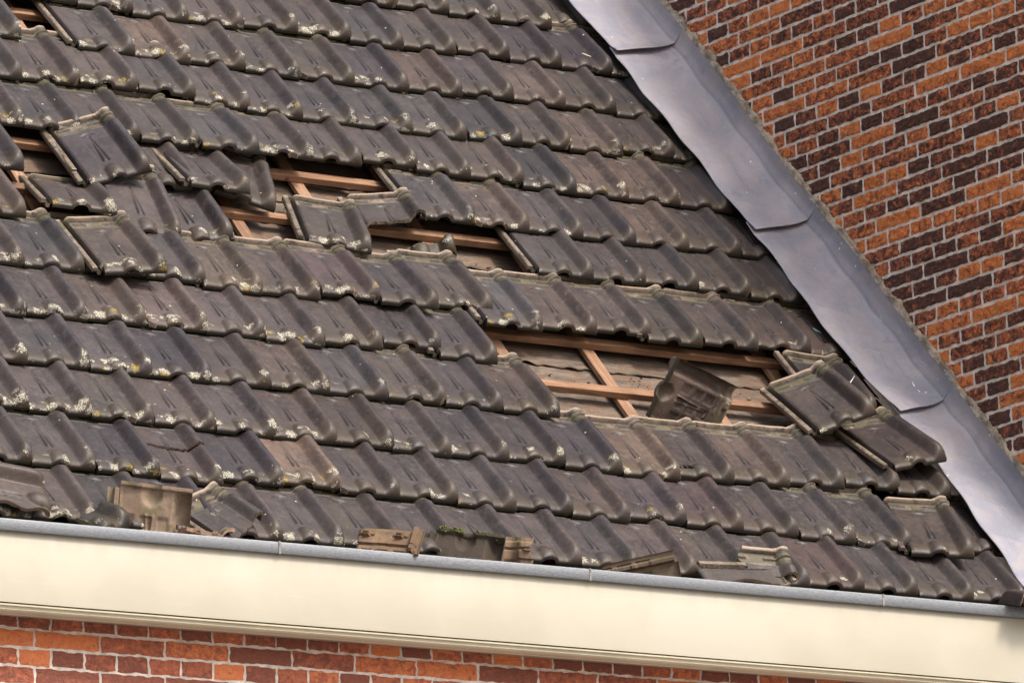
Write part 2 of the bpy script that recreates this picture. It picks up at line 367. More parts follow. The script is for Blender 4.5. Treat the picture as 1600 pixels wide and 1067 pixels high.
def tile_mesh(name, t0=None, t1=None, s0=-.036, s1=.2035, chip=None, warp=0.0, seed=0):
    """t0(s), t1(s): broken lower / upper edge as functions; s0(t), s1(t) may be functions too"""
    S = SCOL[(SCOL >= -.036)]; T = TROW
    ss = np.linspace(0, 1, len(S)); tt = np.linspace(0, 1, len(T))
    gs, gt = np.meshgrid(S, T)
    if not (callable(s0) or callable(s1)) and (s0, s1) == (-.036, .2035): pass
    else:
        n = 60; S = np.linspace(0, 1, n); gs, gt = np.meshgrid(S, T)
        a = np.array([s0(x) if callable(s0) else s0 for x in gt.ravel()]).reshape(gt.shape)
        b = np.array([s1(x) if callable(s1) else s1 for x in gt.ravel()]).reshape(gt.shape)
        gs = a+(b-a)*gs
    if t0 is not None or t1 is not None:
        lo = np.array([t0(x) if t0 else 0.0 for x in gs.ravel()]).reshape(gs.shape)
        hi = np.array([t1(x) if t1 else L for x in gs.ravel()]).reshape(gs.shape)
        if t1 is None:      # keep the pressed head detail where it is
            gt = np.maximum(gt, lo + (gt/L)*.004)
        elif t0 is None:
            gt = np.minimum(gt, hi - (1-gt/L)*.004)
        else:
            gt = lo+(hi-lo)*(gt/L)
    zt, dirt, rim = top_h(gs, gt)
    zb = bot_h(gs, gt, zt)
    x = gs-.205+SHEAR*gt/L
    ny, nx = gs.shape
    if warp:
        zt = zt+warp*(gt/L-.5)**2; zb = zb+warp*(gt/L-.5)**2
    V = [(x[j, i], gt[j, i], zt[j, i]) for j in range(ny) for i in range(nx)]
    V += [(x[j, i], gt[j, i], zb[j, i]) for j in range(ny) for i in range(nx)]
    off = nx*ny; keep = np.ones((ny-1, nx-1), bool)
    keep[(gs[:-1, :-1]+gs[:-1, 1:])/2 < -.003] &= True
    keep &= ~(((gs[:-1, :-1]+gs[:-1, 1:])/2 < -.002) & (gt[:-1, :-1] < .020))
    if chip:
        for j in range(ny-1):
            for i in range(nx-1):
                if chip((gs[j, i]+gs[j, i+1])/2, (gt[j, i]+gt[j+1, i])/2): keep[j, i] = False
    F = []; MI = []
    for j in range(ny-1):
        for i in range(nx-1):
            if not keep[j, i]: continue
            a, b, c, d = j*nx+i, j*nx+i+1, (j+1)*nx+i+1, (j+1)*nx+i
            F.append((a, b, c, d)); MI.append(0)
            F.append((off+d, off+c, off+b, off+a)); MI.append(1)
            e = (t0 is not None) or (t1 is not None)
            if j == 0 or not keep[j-1, i]: F.append((off+a, off+b, b, a)); MI.append(1 if (t0 or j) else 0)
            if j == ny-2 or not keep[j+1, i]: F.append((off+c, off+d, d, c)); MI.append(1)
            if i == 0 or not keep[j, i-1]: F.append((off+d, off+a, a, d)); MI.append(1 if i == 0 else 0)
            if i == nx-2 or not keep[j, i+1]: F.append((off+b, off+c, c, b)); MI.append(0 if not callable(s1) and s1 in (.205, .2035) else 1)
    at = {'dirt': list(dirt.ravel())+[0.0]*off, 'rim': list(rim.ravel())+[0.0]*off}
    o = mesh_obj(name, V, F, [M_TILE, M_RAW], smooth=True, sharp=50, mi=MI, attrs=at)
    me = o.data; bpy.data.objects.remove(o)
    # drop loose vertices
    import bmesh
    bm = bmesh.new(); bm.from_mesh(me); bmesh.ops.delete(bm, geom=[v for v in bm.verts if not v.link_faces], context='VERTS'); bm.to_mesh(me); bm.free()
    return me

def jag(base, slope=0., amp=.008, seed=0, ref=.09):
    return lambda s: base+slope*(s-ref)+amp*fbm(s*22+seed*3.1, seed*1.7, 0, 4)+amp*.35*fbm(s*90, seed*9., 0, 3)

ME_FULL = tile_mesh('roof_tile')
TILT = .101

def place(me, name, u, v, h=0.0, rx=-TILT, ry=0., rz=0.):
    o = bpy.data.objects.new(name, me); C.objects.link(o)
    M = Matrix.LocRotScale(Vector((u*W, v*G, h)), Euler((rx, ry, rz)), None)
    o.matrix_world = ROOF @ M
    return o

def pose(me, name, q):
    o = bpy.data.objects.new(name, me); C.objects.link(o)
    o.matrix_world = ROOF @ Matrix.LocRotScale(Vector(q[3:]), Euler(q[:3]), None)
    return o
SLIPS = {(1,-0.5):(0.048,0.044),(1,0.5):(0.027,0.031),(1,1.5):(0.061,0.005),(1,2.5):(0.05,-0.039),(1,3.5):(0.108,0.058),(1,4.5):(0.055,0.078),(1,5.5):(0.036,0.03),(1,6.5):(0.031,0.042),(1,7.5):(-0.003,-0.011),(1,8.5):(-0.004,0.017),(1,9.5):(-0.034,-0.026),(1,10.5):(0.015,0.047),(1,12.5):(-0.016,-0.005),(1,13.5):(0.011,-0.04),(1,14.5):(0.042,-0.053),(2,0):(0.026,0.086),(2,1):(0.036,0.068),(2,2):(0.009,0.022),(2,3):(0.03,0.014),(2,4):(0.027,-0.009),(2,5):(0.043,-0.007),(2,6):(-0.003,-0.019),(2,7):(-0.03,-0.043),(2,8):(-0.023,-0.027),(2,9):(-0.014,-0.001),(2,10):(-0.04,-0.046),(2,11):(-0.028,-0.083),(2,12):(-0.016,-0.022),(2,13):(0.005,0.002),(2,14):(0.076,0.08),(2,15):(0.136,0.126),(3,0.5):(-0.037,-0.02),(3,1.5):(-0.021,0.003),(3,3.5):(-0.021,-0.032),(3,4.5):(-0.013,-0.008),(3,5.5):(-0.013,-0.017),(3,6.5):(-0.015,-0.008),(3,7.5):(0.011,0.008),(3,8.5):(0.002,-0.005),(3,9.5):(-0.004,-0.019),(4,1):(-0.07,-0.066),(4,2):(-0.039,-0.026),(4,3):(-0.031,-0.001),(4,4):(-0.003,0),(4,5):(-0.028,-0.007),(4,6):(-0.043,-0.051),(4,7):(-0.002,0.01),(4,8):(0.097,0.128),(4,9):(0.013,-0.017),(5,1.5):(-0.078,-0.032),(5,4.5):(0.01,0.005),(5,5.5):(-0.059,-0.08),(5,6.5):(-0.053,-0.068),(5,7.5):(0.017,0.053),(5,9.5):(0.094,0.079),(5,10.5):(-0.189,-0.222),(5,11.5):(-0.15,-0.148),(5,12.5):(-0.114,-0.088),(5,13.5):(-0.212,-0.176),(5,14.5):(-0.138,-0.127),(6,12):(0.059,0.059),(6,13):(0.042,0.071),(6,14):(0.064,0.1),(6,15):(0.049,0.076),(7,11.5):(-0.064,-0.03),(7,12.5):(-0.061,-0.031),(7,13.5):(-0.061,-0.035),(7,14.5):(-0.055,-0.025),(7,15.5):(-0.034,-0.007),(8,9):(-0.002,0.043),(8,10):(0.084,0.143),(8,11):(0.025,0.071),(8,12):(0.026,0.074),(8,13):(-0.039,-0.016),(8,14):(-0.036,-0.002),(8,15):(-0.043,0.01),(9,3.5):(0.019,0.053),(9,4.5):(0.042,0.088),(9,5.5):(0.052,0.119),(9,6.5):(0.077,0.138),(9,7.5):(0.029,0.006),(9,8.5):(-0.05,-0.049),(9,9.5):(-0.047,-0.039),(9,10.5):(-0.039,-0.057),(9,11.5):(-0.016,-0.046),(9,12.5):(0.064,-0.001),(9,13.5):(0.036,0.049),(9,14.5):(-0.003,0.018),(9,15.5):(0.081,0.125),(10,6):(-0.035,-0.029),(10,7):(-0.031,-0.067),(10,8):(-0.022,-0.049),(10,9):(-0.041,-0.08),(10,10):(-0.025,-0.064),(10,11):(-0.02,-0.066),(10,12):(0.029,-0.02),(10,13):(0.059,0.065),(10,14):(0.051,0.043),(10,15):(0.042,0.062),(11,6.5):(-0,-0.015),(11,7.5):(-0.029,-0.07),(11,8.5):(-0.015,-0.063),(11,9.5):(0.048,0.023),(11,10.5):(0.051,0.025),(11,11.5):(0.002,-0.026),(11,12.5):(0.034,0.015),(11,13.5):(0.102,0.074),(11,14.5):(0.102,0.048),(11,15.5):(0.101,0.035)}
# ------------------------------------------------------------------ deck, underlay and battens under the tiles
def box(x0, x1, y0, y1, z0, z1, nx=1, jit=0., seed=0):
    V = []; F = []
    for i in range(nx+1):
        x = x0+(x1-x0)*i/nx; j = [jit*fbm(x*1.5, seed+k*3.7, 0, 3) for k in range(4)]
        V += [(x, y0+j[0], z0), (x, y1+j[1], z0), (x, y1+j[1], z1+j[2]), (x, y0+j[0], z1+j[3])]
    for i in range(nx):
        a = i*4
        for k in range(4): F.append((a+k, a+(k+1) % 4, a+4+(k+1) % 4, a+4+k))
    F.append((3, 2, 1, 0)); b = nx*4; F.append((b, b+1, b+2, b+3))
    return V, F

def flipfix(o):
    import bmesh
    bm = bmesh.new(); bm.from_mesh(o.data); bmesh.ops.recalc_face_normals(bm, faces=bm.faces); bm.to_mesh(o.data); bm.free()

def roof_box(name, mat, u0, u1, a0, a1, h0, h1, along='x', nx=40, jit=.0012, seed=0, bev=.0015):
    """box in the roof frame (metres); along='x' eaves wise, 'y' up the slope"""
    if along == 'x': V, F = box(u0, u1, a0, a1, h0, h1, nx, jit, seed)
    else:
        V, F = box(u0, u1, a0, a1, h0, h1, nx, jit, seed); V = [(b, a, c) for a, b, c in V]
    o = mesh_obj(name, V, F, mat, smooth=False); flipfix(o)
    bv = o.modifiers.new('bevel', 'BEVEL'); bv.width = bev; bv.segments = 2; bv.limit_method = 'ANGLE'
    o.matrix_world = ROOF.copy()
    return o

X0, X1 = -.95, 3.44
deck = roof_box('roof_deck', M_DARK, X0, X1, .0, 13.9*G, -.13, -.112, nx=2, jit=0)
tag(deck, 'dark boarding under the felt and battens of the damaged roof', 'roof deck', kind='structure')
cb_u = [2.62, 4.40, 6.17, 7.80, 9.58, 11.28, 13.0, 14.72]
cb_lab = ['sloping counter batten seen beside the low tile at the far left', 'sloping counter batten behind the upright displaced tiles at the left',
  'sloping counter batten showing at the left end of the upper hole', 'sloping counter batten under the dark batten left of the small slid tile',
  'sloping counter batten behind the curved tile fragment', 'sloping counter batten crossing the middle of the lower hole in front of the felt',
  'sloping counter batten behind the upturned tile in the lower hole', 'sloping counter batten showing at the right end of the lower hole']
for i, u in enumerate(cb_u):
    o = roof_box('counter_batten', M_CB, .05, 13.8*G, u*W, u*W+.044, -.084, -.0685, 'y', 40, .001, i*5)
    tag(o, cb_lab[i], 'batten', 'counter battens running down the slope')
bat = {3: 'orange pine tile batten lowest in the lower hole, behind the upturned tile', 4: 'orange pine tile batten along the top of the lower hole',
       6: 'orange pine tile batten along the lower edge of the upper hole', 7: 'orange pine tile batten along the top of the upper hole',
       10: 'orange pine tile batten in the small gap at the top left corner'}
for k, lab in bat.items():
    vt = (k+1.045)*G
    o = roof_box('tile_batten', M_BAT, X0, X1, vt-.0325, vt, -.0670, -.0440, 'x', 60, .0014, k*7)
    tag(o, lab, 'batten', 'horizontal tile battens')
# felt: lapped courses with curling lower edges
felt = empty('roof_felt'); felt.matrix_world = ROOF.copy()
tag(felt, 'grey brown weathered felt in lapped wavy strips under the battens', 'roof felt')
for k in range(27):
    v0 = (k*.5+.12)*G; v1 = v0+.60*G
    nx, ny = 420, 7; V = []; F = []
    ph = rng.uniform(0, 9); per = rng.uniform(.055, .085)
    for j in range(ny):
        f = j/(ny-1)
        for i in range(nx+1):
            x = X0+(X1-X0)*i/nx
            e = fbm(x*2.2, k*3.3, 0, 4)
            curl = (1-f)**2.2*(.5+.5*math.sin(2*math.pi*(x/per)+ph+3*e))*(.08+1.0*max(0, fbm(x*1.7, k*5., 0, 3)+.05))
            y = v0+(v1-v0)*f+(1-f)*(.020*e+.010*fbm(x*22, k, 0, 3)+.010*curl)
            z = -.101+.007*(1-f)+.016*curl+.0035*fbm(x*14, y*9, k, 3)
            V.append((x, y, z))
    for j in range(ny-1):
        for i in range(nx):
            a = j*(nx+1)+i; F.append((a, a+1, a+nx+2, a+nx+1))
    o = mesh_obj('felt_strip', V, F, M_FELT, parent=felt)
    sm = o.modifiers.new('solid', 'SOLIDIFY'); sm.thickness = .0022; sm.offset = -1

# ------------------------------------------------------------------ the laid tiles
ORD = ['', 'first', 'second', 'third', 'fourth', 'fifth', 'sixth', 'seventh', 'eighth', 'ninth', 'tenth', 'eleventh', 'twelfth', 'thirteenth', 'fourteenth', 'fifteenth', 'sixteenth', 'seventeenth', 'eighteenth', 'nineteenth']
MISSING = {(10, 5.0), (7, 3.5), (7, 6.5), (7, 7.5), (7, 8.5), (7, 9.5), (8, 4.0)} | {(6, float(u)) for u in range(3, 12)} \
    | {(4, float(u)) for u in range(10, 17)} | {(3, u+.5) for u in range(10, 17)} | {(1, 2.5), (1, 15.5)}
MISSING.discard((8, 4.0)); MISSING.discard((3, 16.5)); MISSING.add((3, 16.5))
LIFT = {(12, 16.0): (0, .12, -.022), (8, 7.0): (0, 0, .034), (8, 8.0): (0, 0, .026), (8, 6.0): (0, 0, .012), (8, 5.0): (0, -.02, .0), (9, 6.5): (0, 0, .010), (9, 5.5): (0, .02, .008),
        (10, 6.0): (0, 0, .006), (5, 8.5): (0, -.0, .02), (5, 10.5): (0, 0, 0.), (5, 7.5): (0, 0, .012)}
# special looks: tint multiplies the engobe colour, last value = lichen amount
LOOK = {
 (1, 4.5): ((2.1, 1.85, 1.5), .95, 'pale tan tile with white lichen clumps on its nose, second course above the gutter'),
 (1, 1.5): ((.62, .62, .74), .9, 'dark blue-black tile with yellow stains, left of the cracked tile, second course'),
 (1, 3.5): ((.60, .62, .74), .95, 'dark blue-black tile with white lichen nose, right of the cracked tile, second course'),
 (1, 10.5): ((.98, .96, 1.1), .25, 'bluish tile streaked white down its roll in the second course above the gutter'),
 (1, 11.5): ((1.0, .86, .88), .08, 'smooth mauve-brown tile with a clean nose edge, second course above the gutter'),
 (0, 6.5): ((1.75, 1.5, 1.35), .1, 'smooth light tan tile in the gutter course, between two fallen fragments'),
 (0, 10.5): ((1.0, .88, .84), .15, None),
 (0, 13.0): ((1.05, .90, .88), .05, 'smooth brown tile in the gutter course, right of the framed fragment'),
 (3, 3.5): ((.66, .68, .84), .7, 'dark slate-blue tile with a chip on its roll, fourth course above the gutter'),
 (4, 3.5): ((1.35, 1.26, 1.3), .95, None), (4, 4.0): ((1.6, 1.5, 1.45), 1., 'pale grey tile with yellow and white lichen, fourth whole tile of the fifth course'),
 (5, 5.5): ((1.5, 1.42, 1.15), .9, 'tile with a white scuffed patch below the small slid tile, sixth course'),
 (5, 7.5): ((1.08, .94, .98), .75, 'smooth mauve tile with two white lichen dots, below the curved fragment'),
 (5, 6.5): ((1.05, .98, .9), .6, None),
 (2, 9.0): ((.72, .70, .76), .3, None), (2, 10.0): ((.62, .62, .76), .4, 'dark tile beside the pale streaked tile below the lower hole'),
 (2, 11.0): ((1.75, 1.55, 1.25), .25, 'tan tile with pale streaks at the lower edge of the lower hole'),
 (11, 9.5): ((.9, .88, .88), .5, None), (11, 10.5): ((1., .97, .9), .8, 'tile with a bright yellow lichen patch, twelfth course near the top edge'),
 (10, 7.0): ((1.6, 1.42, 1.2), .95, 'tan tile with rusty spots near the top left corner, eleventh course'),
 (8, 12.0): ((1.0, .95, .88), .3, None), (8, 13.0): ((.50, .56, .66), .4, 'dark blue-grey tile among brown ones, ninth course, near the flashing'),
 (9, 12.5): ((.56, .62, .70), .3, 'dark blue-grey tile in the middle of the tenth course'),
 (10, 11.0): ((.7, .68, .82), .4, None), (8, 15.0): ((1.35, 1.22, 1.1), .12, None), (8, 14.0): ((1.4, 1.28, 1.16), .2, None), (9, 14.5): ((1.35, 1.25, 1.15), .15, None),
 (10, 14.0): ((1.4, 1.3, 1.2), .2, None), (7, 13.5): ((.66, .64, .74), .2, None), (11, 14.5): ((.68, .64, .78), .12, None), (11, 15.5): ((.62, .60, .76), .05, 'dark purplish tile with a pale scratch beside the flashing, twelfth course'),
}
def pix(P):
    from bpy_extras.object_utils import world_to_camera_view
    q = world_to_camera_view(scn, cam, P); return q.x*1600, (1-q.y)*1067
bpy.context.view_layer.update()

def course_name(v): return ORD[v+1]+' course'
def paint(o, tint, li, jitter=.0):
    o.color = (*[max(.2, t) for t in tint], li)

NICKS = [tile_mesh('clay_tile', chip=lambda s, t: t < .013*(1-abs(s-.2035)/.022)),
    tile_mesh('clay_tile', chip=lambda s, t: s > 0 and t < .012*(1-s/.024)),
    tile_mesh('clay_tile', chip=lambda s, t: t < .010*(1-abs(s-.128)/.018))]
ME_CHIP = tile_mesh('clay_tile', chip=lambda s, t: (.008 < s < .056 and .028+.10*(s-.008)**1.0*(1 if s > .03 else 0) < t < .041+.012*math.sin(s*220)) or (.046 < s < .062 and .030 < t < .058 and abs(t-.044) < .014-.5*abs(s-.054)))
rows = {}
for v in range(0, 13):
    half = 0.5 if v % 2 else 0.0
    for i in range(-6, 18):
        u = i+half
        if (v, u) in MISSING: continue
        if u > 16.6 or v > 12: continue
        P = ROOF @ Vector((u*W, v*G, 0)); x, y = pix(P)
        if x < -210 or y < -75: continue
        rows.setdefault(v, []).append((u, x, y))
for v, lst in rows.items():
    lst.sort()
    def cen(u):
        return pix(ROOF @ Vector(((u-.45)*W, (v+.55)*G, .01)))
    inside = [a for a in lst if -14 < cen(a[0])[0] < 1640 and cen(a[0])[1] > -8]
    gap = {3: 10., 4: 9.5, 6: 3, 7: 6, 10: 5.}.get(v)
    for (u, x, y) in lst:
        du, dv = SLIPS.get((v, u), (None, None))
        if du is None:
            near = sorted(((abs(k[1]-u), val) for k, val in SLIPS.items() if k[0] == v))[:1]
            if near and near[0][0] < 2.1: du, dv = near[0][1][0]*.6, near[0][1][1]*.6
            else: du = dv = 0
            du += rng.uniform(-.015, .015); dv += rng.uniform(-.02, .02)
        lu, lv, lh = LIFT.get((v, u), (0, 0, 0))
        # a lifted nose shows higher: take the equivalent slide back out
        dv -= lh*5.9*1.0; du -= lh*2.6*.5
        if v == 0: dv = max(dv, -.02)+.0
        me = NICKS[(int(u*2)+v*5) % 3] if ((int(u*2)*7+v*13) % 9) == 0 else ME_FULL
        if (v, u) == (2, 12.0): me = ME_CHIP
        o = place(me, 'clay_tile', u+du+lu, v+dv+lv, lh+rng.uniform(-.0008, .0018), -TILT-lh*2.2+rng.uniform(-.006, .004), rng.uniform(-.012, .012), rng.uniform(-.014, .014))
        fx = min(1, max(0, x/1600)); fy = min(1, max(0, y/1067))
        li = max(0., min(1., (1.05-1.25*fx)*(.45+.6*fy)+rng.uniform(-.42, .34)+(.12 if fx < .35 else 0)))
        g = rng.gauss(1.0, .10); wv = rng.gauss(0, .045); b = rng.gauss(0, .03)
        g *= 1.10-.30*max(0, min(1, .75*fx+.35*(1-fy)))     # light fall-off put into the tile tint: darker towards the gable and the top
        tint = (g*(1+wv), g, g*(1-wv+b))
        lab = None
        if (v, u) in LOOK:
            tint, li, lab = LOOK[(v, u)]
        elif rng.random() < .08: tint = (.74, .73, .81)
        elif rng.random() < .08: tint = (1.35, 1.25, 1.12)
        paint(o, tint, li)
        grp = 'grey interlocking roof tiles laid in overlapping courses'
        ins = [a[0] for a in inside]
        if (v, u) == (2, 12.0): lab = 'tile with a piece broken out of its nose, below the upturned tile'
        if lab is None:
            if u not in ins:
                lab = 'grey tile cut off by the frame, %s from its end of the %s' % (ORD[[a[0] for a in lst if a[0] not in ins].index(u)+1], course_name(v))
                o['group'] = 'roof tiles cut off at the rim in the '+course_name(v)
                o['label'] = lab; o['category'] = 'tile'; continue
            look = 'lichen spotted tile' if li > .55 else ('weathered grey tile' if li > .25 else 'plain dark tile')
            if gap and u > gap:
                n = [a for a in ins if a > gap].index(u)+1
                ref = {10: 'top left gap', 3: 'lower hole', 4: 'lower hole'}.get(v, 'upper hole')
                lab = '%s, %s right of the %s, %s up' % (look, ORD[n], ref, course_name(v))
            else:
                n = ins.index(u)+1; m = len(ins)-ins.index(u)
                if m < n and not gap: lab = '%s, %s from the lead flashing in the %s above the gutter' % (look, ORD[m], course_name(v))
                else: lab = '%s, %s from the left in the %s above the gutter' % (look, ORD[n], course_name(v))
        tag(o, lab, 'tile', grp)

# ------------------------------------------------------------------ displaced whole tiles
LOOSE = {
 'a': ((-0.0728,-0.3534,0.0750,0.9174,1.8358,0.0756), (.85, .85, 1.0), .35, 'displaced tile leaning across the upper left hole, its pale head tilted up to the right'),
 'b': ((0.0617,0.0058,-0.0446,0.9555,1.5990,-0.0162), (1.05, 1.0, 1.02), .2, 'upright displaced tile with pale left rim, in front of the leaning tile'),
 'c': ((-0.0236,-0.1974,0.0465,1.1492,1.6154,-0.003), (.85, .84, .9), .1, 'displaced tile tucked behind and right of the upright one'),
 'd': ((-0.2234,-0.0069,-0.0487,1.2755,1.8242,0.0425), (.95, .95, .98), .5, 'raised tile with one white lichen spot, lying over its neighbour left of the upper hole'),
 'e': ((-0.0545,0.0572,-0.2742,1.3910,1.8316,-0.0173), (1., .97, .85), .3, 'twisted mossy tile half under the raised one at the left end of the upper hole'),
 'f': ((-0.3267,-0.0952,-0.1811,0.7099,1.6047,0.0478), (1.05, 1.03, .98), .9, 'small looking tipped tile with a broken left rim and lichen nose, far left'),
 'g': ((-0.1304,-0.1392,0.0302,0.7443,1.2847,0.0601), (1.15, 1.1, 1.0), .8, 'loose tile lying on top of its course below the tipped tile, left rim exposed'),
 'h': ((-0.1367,-0.0918,-0.2468,1.6372,1.6107,0.0064), (.95, .95, .88), .5, 'slid tile with mossy pale left rim standing in the upper hole'),
 'n': ((-0.2246,-0.4209,0.1195,3.1150,0.8431,0.1056), (1., .96, .88), .15, 'loose tile tipped across the right end of the lower hole, pale head and rim'),
 'o': ((-0.1077,0.0086,-0.0700,3.2233,0.9712,0.0177), (.72, .66, .64), .05, 'dark tile behind the tipped tile, its roll tucked under the lead flashing'),
 'p': ((-0.2140,-0.1593,0.1768,3.2896,0.6473,0.0823), (.72, .66, .66), .05, 'dark slid tile lying over the flashing edge below the tipped tile'),
 'r': ((-0.1014,-0.1698,-0.1991,3.1457,0.1634,0.0480), (.85, .80, .74), .1, 'slipped tile with exposed pale head near the lower right corner, second course'),
}
for k, (q, tint, li, lab) in LOOSE.items():
    o = pose(ME_FULL, 'clay_tile', q); paint(o, tint, li); tag(o, lab, 'tile', 'displaced roof tiles lying loose')
    if k == 'n': o.matrix_world = Matrix.Translation((cam.location-o.matrix_world.translation).normalized()*.045) @ o.matrix_world
ME_UP = tile_mesh('clay_tile', seed=3)
ME_UP.materials.clear(); ME_UP.materials.append(M_TILE); ME_UP.materials.append(M_RAW)
o = pose(ME_UP, 'clay_tile', (0.9242,4.2318,-2.3442,2.3801,0.9431,0.1738)); paint(o, (1.9, 1.75, 1.5), .1)
tag(o, 'upturned tile standing in the lower hole with its ribbed back showing', 'tile', 'displaced roof tiles lying loose')

# ------------------------------------------------------------------ broken tiles and fragments
me = tile_mesh('broken_tile', t0=jag(.135, .10, .012, 2))
o = pose(me, 'broken_tile', (-0.1579,-0.2318,-0.0845,1.9094,1.6814,0.0350)); paint(o, (.95, .95, .9), .1)
tag(o, 'tile with its nose snapped off, dark broken edge over the batten of the upper hole', 'broken tile')
crk = jag(.165, -.12, .010, 5)
for lab, kw, dz, dy in (('upper part of the cracked tile in the second course, above its dark crack', dict(t0=crk), .004, .004),
                ('lower part of the cracked tile in the second course, with lichen on its nose', dict(t1=crk), .0, -.004)):
    me = tile_mesh('cracked_tile_part', **kw)
    o = place(me, 'cracked_tile_part', 2.5+.05, 1-.039+dy/G, dz, -TILT+(.012 if dz else 0), 0, .02 if dz else -.006); paint(o, (1.0, .93, .95), .9 if not dz else .1); tag(o, lab, 'broken tile')

FR = {
 'G1': (dict(t1=jag(.215, .0, .02, 11)), (-2.1414,-0.2450,-0.4485,0.2624,0.0105,0.1467), .3, 'large upturned fragment with its pinkish ribbed back showing, in the gutter at the left'),
 'G2': (dict(t0=jag(.13, .2, .01, 12)), (-0.0803,-0.0170,0.5085,0.5889,-0.1247,0.0622), .6, 'fragment lying askew in the gutter just left of the first gutter seam'),
 'G3': (dict(t0=jag(.245, .0, .008, 13)), (-0.4638,2.6826,-0.7820,0.6778,-0.2040,-0.0833), .0, 'sandy brown head fragment with two nibs standing in the gutter'),
 'G4': (dict(t1=jag(.10, .0, .01, 14)), (-2.5704,-0.3925,-0.7406,1.2772,-0.0714,0.1413), .6, 'dark nose fragment with moss along its top, standing in the gutter'),
 'G5': (dict(t0=jag(.235, .1, .01, 15), s0=lambda t: .118+.006*math.sin(t*90), s1=.205), (2.2585,0.2905,2.6928,1.3069,-0.2255,-0.1496), .0, 'narrow tan fragment upright in the gutter beside the mossy one'),
 'G6': (dict(t0=jag(.01, .0, .006, 16), t1=jag(.262, .0, .012, 17), s0=-.036, s1=lambda t: .045+.012*math.sin(t*40)), (-2.3100,0.7947,-1.2580,1.9274,-0.2418,-0.0145), .1, 'long pale edged fragment leaning in the gutter right of the middle seam'),
 'G7a': (dict(t0=jag(.225, .0, .012, 18), s0=lambda t: .035+.01*math.sin(t*80), s1=.205), (0.2000,-0.0331,-0.0702,2.3305,-0.2706,0.0046), .1, 'mossy head fragment with pale lip, upper one of the two overlapping at the gutter'),
 'G7b': (dict(t0=None, s0=-.036, s1=lambda t: .055+.01*math.sin(t*30)), (-3.1256,3.0791,1.6654,2.0108,-0.2571,0.0453), .2, 'framed side lock fragment lying in the gutter below the mossy head fragment'),
}
def moss_on(o, pts, n, seed):
    r = random.Random(seed); V = []; F = []
    for _ in range(n):
        a, b = r.choice(pts); f = r.random()
        c = Vector(a).lerp(Vector(b), f)+Vector((r.gauss(0, .004), r.gauss(0, .004), r.gauss(0, .004))); s = r.uniform(.0015, .0055)
        k = len(V)
        for d in ((1, 0, 0), (-1, 0, 0), (0, 1, 0), (0, -1, 0), (0, 0, 1), (0, 0, -1)):
            V.append(c+Vector(d)*s*r.uniform(.6, 1.4))
        F += [(k+a_, k+b_, k+c_) for a_, b_, c_ in ((0, 2, 4), (2, 1, 4), (1, 3, 4), (3, 0, 4), (2, 0, 5), (1, 2, 5), (3, 1, 5), (0, 3, 5))]
    return mesh_obj('moss_tuft', V, F, M_MOSS, parent=o)
PUSH = {'G2': .03, 'G3': .045, 'G4': .03, 'G5': .02, 'G6': .03, 'G1': .0, 'G7b': .02}
FT = {'G1': (1.35, 1.27, 1.2), 'G3': (1.05, .86, .68), 'G4': (.24, .22, .18), 'G5': (1.05, .93, .82), 'G6': (.75, .7, .62), 'G7b': (.9, .85, .75)}
for k, (kw, q, li, lab) in FR.items():
    me = tile_mesh('tile_fragment', **kw); o = pose(me, 'tile_fragment', q); paint(o, FT.get(k, (.9, .86, .8)), li)
    o.matrix_world = Matrix.Translation((o.matrix_world.translation-cam.location).normalized()*PUSH.get(k, 0)) @ o.matrix_world
    tag(o, lab, 'tile fragment')
    if k == 'G4': moss_on(o, [((-.20, .004, .006), (-.13, .004, .006)), ((-.09, .004, .008), (-.01, .004, .02))], 700, 4)
def frag(kw, loc, rot, tint, li, lab):
    me = tile_mesh('tile_fragment', **kw); o = bpy.data.objects.new('tile_fragment', me); C.objects.link(o)
    o.location = loc; o.rotation_euler = rot; paint(o, tint, li); tag(o, lab, 'tile fragment'); return o
def ray_at(px, py, Y):
    f = 10825.7; d = cam.matrix_world.to_3x3() @ Vector(((px-800)/f, -(py-533.5)/f, -1)); c = cam.location
    return c+d*((Y-c.y)/d.y)
frag(dict(t1=jag(.10, 0, .012, 21), s0=.06, s1=.205), ray_at(205, 822, -.065), (math.radians(25), math.radians(-18), math.radians(25)), (.6, .62, .5), .5, 'small dark mossy fragment in front of the pinkish upturned fragment')
P_ = ray_at(325, 836, -.10); frag(dict(t0=jag(.272, 0, .010, 22), t1=None, s0=.03, s1=.19), Vector((P_.x+.10, P_.y-.272, P_.z-.028)), (math.radians(3), math.radians(6), math.radians(3)), (1.25, 1.05, .95), .0, 'low pinkish clay piece showing just above the gutter rim at the left')
frag(dict(t1=jag(.13, 0, .012, 23), s0=0., s1=.205), ray_at(1560, 945, -.09), (math.radians(-14), math.radians(4), math.radians(174)), (1.1, 1.0, 1.1), .5, 'greyish lichen covered fragment low in the gutter near the right corner')
o = pose(tile_mesh('tile_fragment', t1=jag(.27, 0, .012, 24), s0=lambda t: .045+.01*math.sin(t*60)), 'tile_fragment', (-.03, -.05, 1.36, -.70*W, .47*G, .045)); paint(o, (1.2, 1.1, 1.), .2); tag(o, 'fragment with its roll lying crosswise over the gutter course in the lower left corner', 'tile fragment')
frag(dict(t1=jag(.045, .1, .008, 25), s0=.05, s1=.2035), ray_at(714, 402, 1.18), (math.radians(58), math.radians(-6), math.radians(-22)), (.55, .5, .36), .3, 'curved moss-stained fragment resting at the lower edge of the upper hole')

